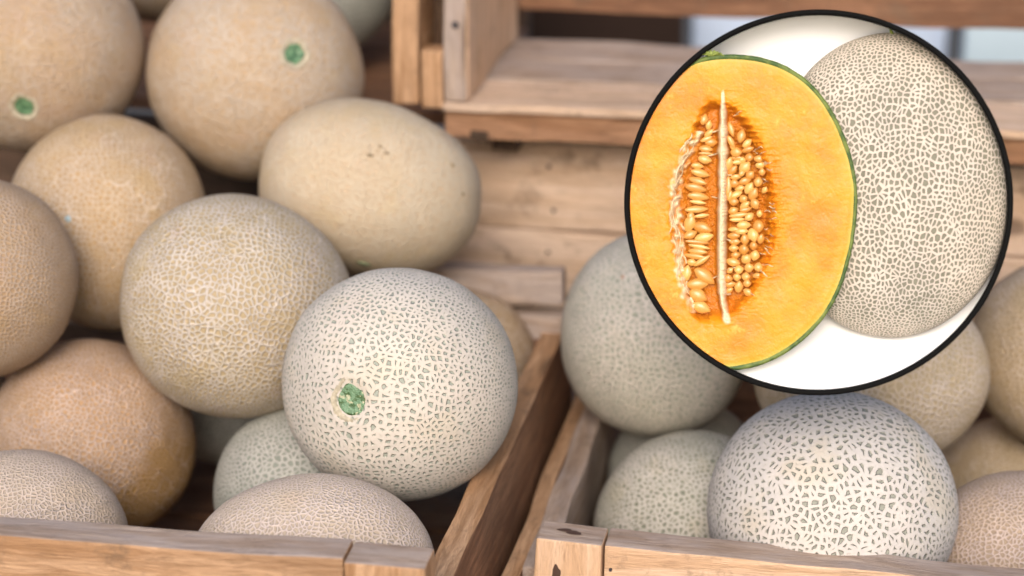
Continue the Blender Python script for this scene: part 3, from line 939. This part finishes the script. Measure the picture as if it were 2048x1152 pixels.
Z2 = [(620, 385, 110, 60, 80), (530, 440, 100, 40, -60), (675, 450, 90, 50, 45), (685, 505, 100, 45, 20), (580, 535, 90, 70, 0), (700, 575, 70, 60, 0),
      (585, 585, 110, 30, 5), (600, 620, 110, 35, 10), (790, 585, 85, 50, 0), (805, 640, 85, 50, 5), (665, 665, 110, 75, 50), (520, 640, 110, 55, 75),
      (555, 695, 100, 55, 50), (820, 700, 60, 45, 90), (715, 730, 80, 60, 45), (590, 755, 90, 40, 10), (790, 790, 80, 60, 80), (670, 790, 100, 55, 20),
      (578, 815, 80, 60, 0), (522, 840, 170, 50, 90), (710, 850, 100, 60, 60), (628, 855, 80, 45, 15), (750, 900, 110, 65, 65), (600, 910, 100, 45, 25),
      (580, 975, 80, 60, 0), (665, 950, 70, 60, 30), (770, 990, 90, 65, -60), (680, 1005, 90, 50, 40), (580, 1060, 80, 55, 20), (690, 1040, 100, 45, 15),
      (630, 1095, 150, 40, 10), (725, 1105, 80, 55, 40), (815, 1075, 50, 50, 0), (620, 1135, 120, 35, 5), (525, 330, 120, 45, -70), (640, 600, 60, 40, 0),
      (640, 720, 60, 40, 60), (540, 920, 90, 40, 80), (850, 860, 60, 40, 60), (545, 480, 80, 36, -75),
      (280, 250, 90, 55, 75), (325, 300, 80, 45, 80), (330, 370, 90, 40, 40), (355, 455, 100, 60, 5), (310, 425, 100, 35, 25), (310, 515, 110, 50, -5),
      (310, 555, 110, 24, 0), (305, 610, 110, 60, -10), (240, 670, 100, 45, -5), (270, 735, 150, 55, -12), (250, 805, 150, 50, -15), (235, 870, 170, 65, -10),
      (260, 945, 170, 60, -5), (260, 995, 130, 30, -5), (250, 1060, 180, 50, 5), (200, 1120, 80, 50, 80), (300, 1115, 120, 30, 10)]
Z3 = [(195, 165, 150, 75, 75), (310, 205, 160, 80, -15), (205, 270, 110, 60, 25), (330, 290, 150, 70, 15), (270, 335, 190, 35, -3), (290, 375, 170, 35, -8),
      (280, 420, 150, 50, -3), (260, 465, 180, 40, -5), (230, 520, 80, 50, -5), (320, 500, 150, 40, 35), (185, 620, 130, 70, 80), (350, 640, 190, 90, -35),
      (290, 715, 170, 80, 5), (300, 815, 150, 90, -25), (335, 920, 150, 80, -20),
      (580, 40, 80, 55, 30), (680, 165, 110, 60, 5), (665, 220, 100, 45, 5), (595, 265, 100, 50, 5), (605, 315, 90, 55, 0), (695, 295, 95, 60, -85),
      (765, 250, 110, 75, -70), (835, 280, 80, 50, 80), (810, 170, 100, 75, -80), (600, 375, 80, 50, 5), (690, 385, 80, 75, 0), (775, 345, 65, 62, 0),
      (620, 435, 75, 55, 10), (715, 465, 85, 70, 50), (790, 430, 85, 65, 85), (655, 565, 75, 60, 10), (745, 545, 75, 65, 10), (830, 535, 75, 65, 0),
      (600, 500, 110, 60, -10), (560, 650, 80, 60, 0), (640, 635, 65, 55, 0), (720, 625, 70, 60, 0), (820, 610, 70, 40, 10), (585, 700, 90, 45, 10),
      (660, 720, 95, 60, 85), (735, 685, 65, 55, 0), (745, 765, 80, 50, -30), (575, 755, 70, 40, 30), (590, 205, 90, 35, 5), (575, 575, 60, 40, 40)]
seeds = [(1340 + x / 4.43, 190 + y / 4.43, l, w_, a) for x, y, l, w_, a in Z2] + [(1340 + x / 4.43, 420 + y / 4.43, l, w_, a) for x, y, l, w_, a in Z3]
for (px, py, l_, w_, a_) in seeds:
    o = link_mesh('seed', seed_me, half)
    x, y = L(px, py)
    ha, hb = l_ / 4.43 / 2 * K0 * 1.2, w_ / 4.43 / 2 * K0 * 1.3
    h, ca, _, _ = cut_surface(px, py)
    o.location = (x, y, ZF + max(h, -0.010) * 0.70 + random.uniform(-0.0006, 0.0006))
    o.scale = (ha, hb, min(ha, hb) * 0.62)
    o.rotation_euler = (random.uniform(-0.15, 0.15), random.uniform(-0.15, 0.15), R(a_))

# wet fibres strung round the seeds
STR = plain('pale_orange_fibre', (0.78, 0.60, 0.36), 0.35, 0.3, 400, 0.5)
vs, fs = [], []


def strand(pts, r0):
    base = len(vs)
    n = len(pts)
    for q, (px, py, hz) in enumerate(pts):
        x, y = L(px, py)
        q2 = min(n - 1, q + 1); q1 = max(0, q - 1)
        tx, ty = pts[q2][0] - pts[q1][0], pts[q2][1] - pts[q1][1]
        ln = math.hypot(tx, ty) or 1
        nx_, ny_ = ty / ln, tx / ln
        rr = r0 * (1 - abs(2 * q / (n - 1) - 1) ** 3 * 0.8)
        for s_ in range(6):
            b_ = 2 * math.pi * s_ / 6
            vs.append((x + nx_ * rr * math.cos(b_), y + ny_ * rr * math.cos(b_), ZF + hz + rr * 0.7 * math.sin(b_)))
    for q in range(n - 1):
        for s_ in range(6):
            s2 = (s_ + 1) % 6
            fs.append((base + q * 6 + s_, base + q * 6 + s2, base + (q + 1) * 6 + s2, base + (q + 1) * 6 + s_))


for k in range(20):
    py = 285 + 345 * random.random()
    xl = float(np.interp(py, YT, XL))
    x0 = xl + random.uniform(-6, 14)
    ln = random.uniform(25, 70)
    lean = random.uniform(-0.12, 0.12)
    pts = []
    for q in range(9):
        u_ = q / 8
        yy = py + ln * (u_ - 0.5)
        xx = float(np.interp(yy, YT, XL)) + (x0 - xl) + 4 * math.sin(u_ * 5 + k) + lean * ln * (u_ - 0.5)
        h = cut_surface(xx, yy)[0]
        pts.append((xx, yy, h + 0.0005))
    strand(pts, random.uniform(0.0003, 0.0007))
for k in range(30):
    py = 235 + 370 * random.random()
    xr = float(np.interp(py, YT, XR))
    a_ = R(random.uniform(-35, 30)) + (py - 420) * -0.0012
    ln = random.uniform(8, 22)
    x0 = xr + random.uniform(-24, -6)
    pts = []
    for q in range(6):
        u_ = q / 5
        xx, yy = x0 + math.cos(a_) * ln * u_, py - math.sin(a_) * ln * u_ + 1.5 * math.sin(u_ * 6 + k)
        pts.append((xx, yy, cut_surface(xx, yy)[0] + 0.0002))
    strand(pts, random.uniform(0.00025, 0.0005))
for k in range(8):
    py = 260 + 350 * random.random()
    side = random.choice((-1, 1))
    xp = float(np.interp(py, YP, XP))
    x0 = xp + side * 8
    ln = random.uniform(10, 26)
    a_ = random.uniform(-0.6, 0.6)
    pts = []
    for q in range(6):
        u_ = q / 5
        xx, yy = x0 + side * math.cos(a_) * ln * u_, py + math.sin(a_) * ln * u_
        pts.append((xx, yy, cut_surface(xx, yy)[0] * 0.6 + 0.0002))
    strand(pts, random.uniform(0.0003, 0.0006))
fb = mesh_obj('fibres', vs, fs, STR, half)
tag(fb, kind='stuff')

# --- whole netted melon in the box: shaped like the ellipsoid, its right side cut where the box wall is
wx, wy, WA, WB = 1788.0, 364.0, 238.0, 303.0
wn_mat = net_mat('boxed_melon_netting', (0.64, 0.55, 0.41), (0.22, 0.205, 0.13), 23.0, 0.18, net2=(0.66, 0.555, 0.40), seed=31.0,
                 relief=0.0008, soft=0.045, vary=0.085, pole=(0.1, 0.1, 1.0), mode='cells', unit=(1, 238 / 303, 238 * K0 / 0.0170))
whole = empty('melon', at(wx, wy, D0 + 0.03))
whole.rotation_euler = box.rotation_euler
tag(whole, 'tall upright melon with bold raised cream netting, standing inside the round display box', 'melon')
co, fa = ico(6)
u = co / ((np.abs(co) ** 2.15).sum(1) ** (1 / 2.15))[:, None]
rngw = np.random.default_rng(3)
u = u * (1 + 0.004 * lumps(co, rngw, 3) + 0.0015 * lumps(co, rngw, 14))[:, None]
PK = 1 + 0.026 / D0
X = u[:, 0] * WA * K0 * PK
Y = u[:, 1] * WB * K0 * PK
# a touch narrower at the base, fuller at the upper left
X = X * (1 + 0.07 * (u[:, 1])) - 0.0 * X
Zc = -0.0250
Zr = 0.0170
Z = Zc + u[:, 2] * Zr
bxX, bxY = (wx - CX) * K0 * PK, (CY - wy) * K0 * PK
GX, GY = X + bxX, Y + bxY
rad = np.sqrt(GX ** 2 + GY ** 2)
lim = RI - 0.0006 + (RB - RI) * np.clip(-Z / DEPTH, 0, 1)
f_ = np.where(rad > lim, lim / rad, 1.0)
GX, GY = GX * f_, GY * f_
whole.location = box.location + bx_rot.to_3x3() @ Vector((bxX, bxY, Zc))
P = np.stack([GX - bxX, GY - bxY, Z - Zc], 1)
mesh_obj('rind', P.tolist(), fa.tolist(), wn_mat, whole)
# dry stem tip on its top
vs, fs = [], []
tx_, ty_ = L(1772, 66)
for q in range(6):
    for s_ in range(8):
        b_ = 2 * math.pi * s_ / 8
        rr = 0.0016 * (1 - 0.12 * q)
        vs.append((tx_ * PK - bxX + rr * math.cos(b_) - 0.0004 * q, ty_ * PK - bxY - 0.001 + 0.0008 * q, rr * math.sin(b_) + 0.002))
for q in range(5):
    for s_ in range(8):
        s2 = (s_ + 1) % 8
        fs.append((q * 8 + s_, q * 8 + s2, (q + 1) * 8 + s2, (q + 1) * 8 + s_))
fs.append(tuple(range(40, 48)))
mesh_obj('stem_stub', vs, fs, stubm, whole)

# ------------------------------------------------------------------ things far behind, out of focus
def panel(name, label, cat, px0, py0, px1, py1, dist, mat, thick=0.02):
    p0, p1 = at(px0, py1, dist), at(px1, py0, dist)
    y = (p0.y + p1.y) / 2
    r = empty(name, ((p0.x + p1.x) / 2, y, p0.z))
    w_, h_ = abs(p1.x - p0.x), abs(p1.z - p0.z)
    board('panel', r, (-w_ / 2, 0, 0), (w_ / 2, thick, h_), mat, n=8)
    tag(r, label, cat)
    return r


PB = plain('pale_blue_plastic', (0.60, 0.70, 0.86), 0.5, 0.1, 8)
PB2 = plain('bluish_white_plastic', (0.55, 0.68, 0.76), 0.5, 0.1, 8)
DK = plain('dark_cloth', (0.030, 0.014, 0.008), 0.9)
panel('plastic_bin', 'pale blue plastic bin blurred behind the empty crate', 'bin', 1385, -60, 1905, 170, 2.6, PB)
panel('plastic_tray', 'bluish white plastic tray blurred at upper right behind the crate', 'tray', 1925, -60, 2200, 190, 2.5, PB2)
panel('dark_box', 'dark brown box in shadow behind the empty crate', 'box', 900, -160, 1370, 200, 2.4, DK)  # near-black colour carries the darkness of the gap behind the crate
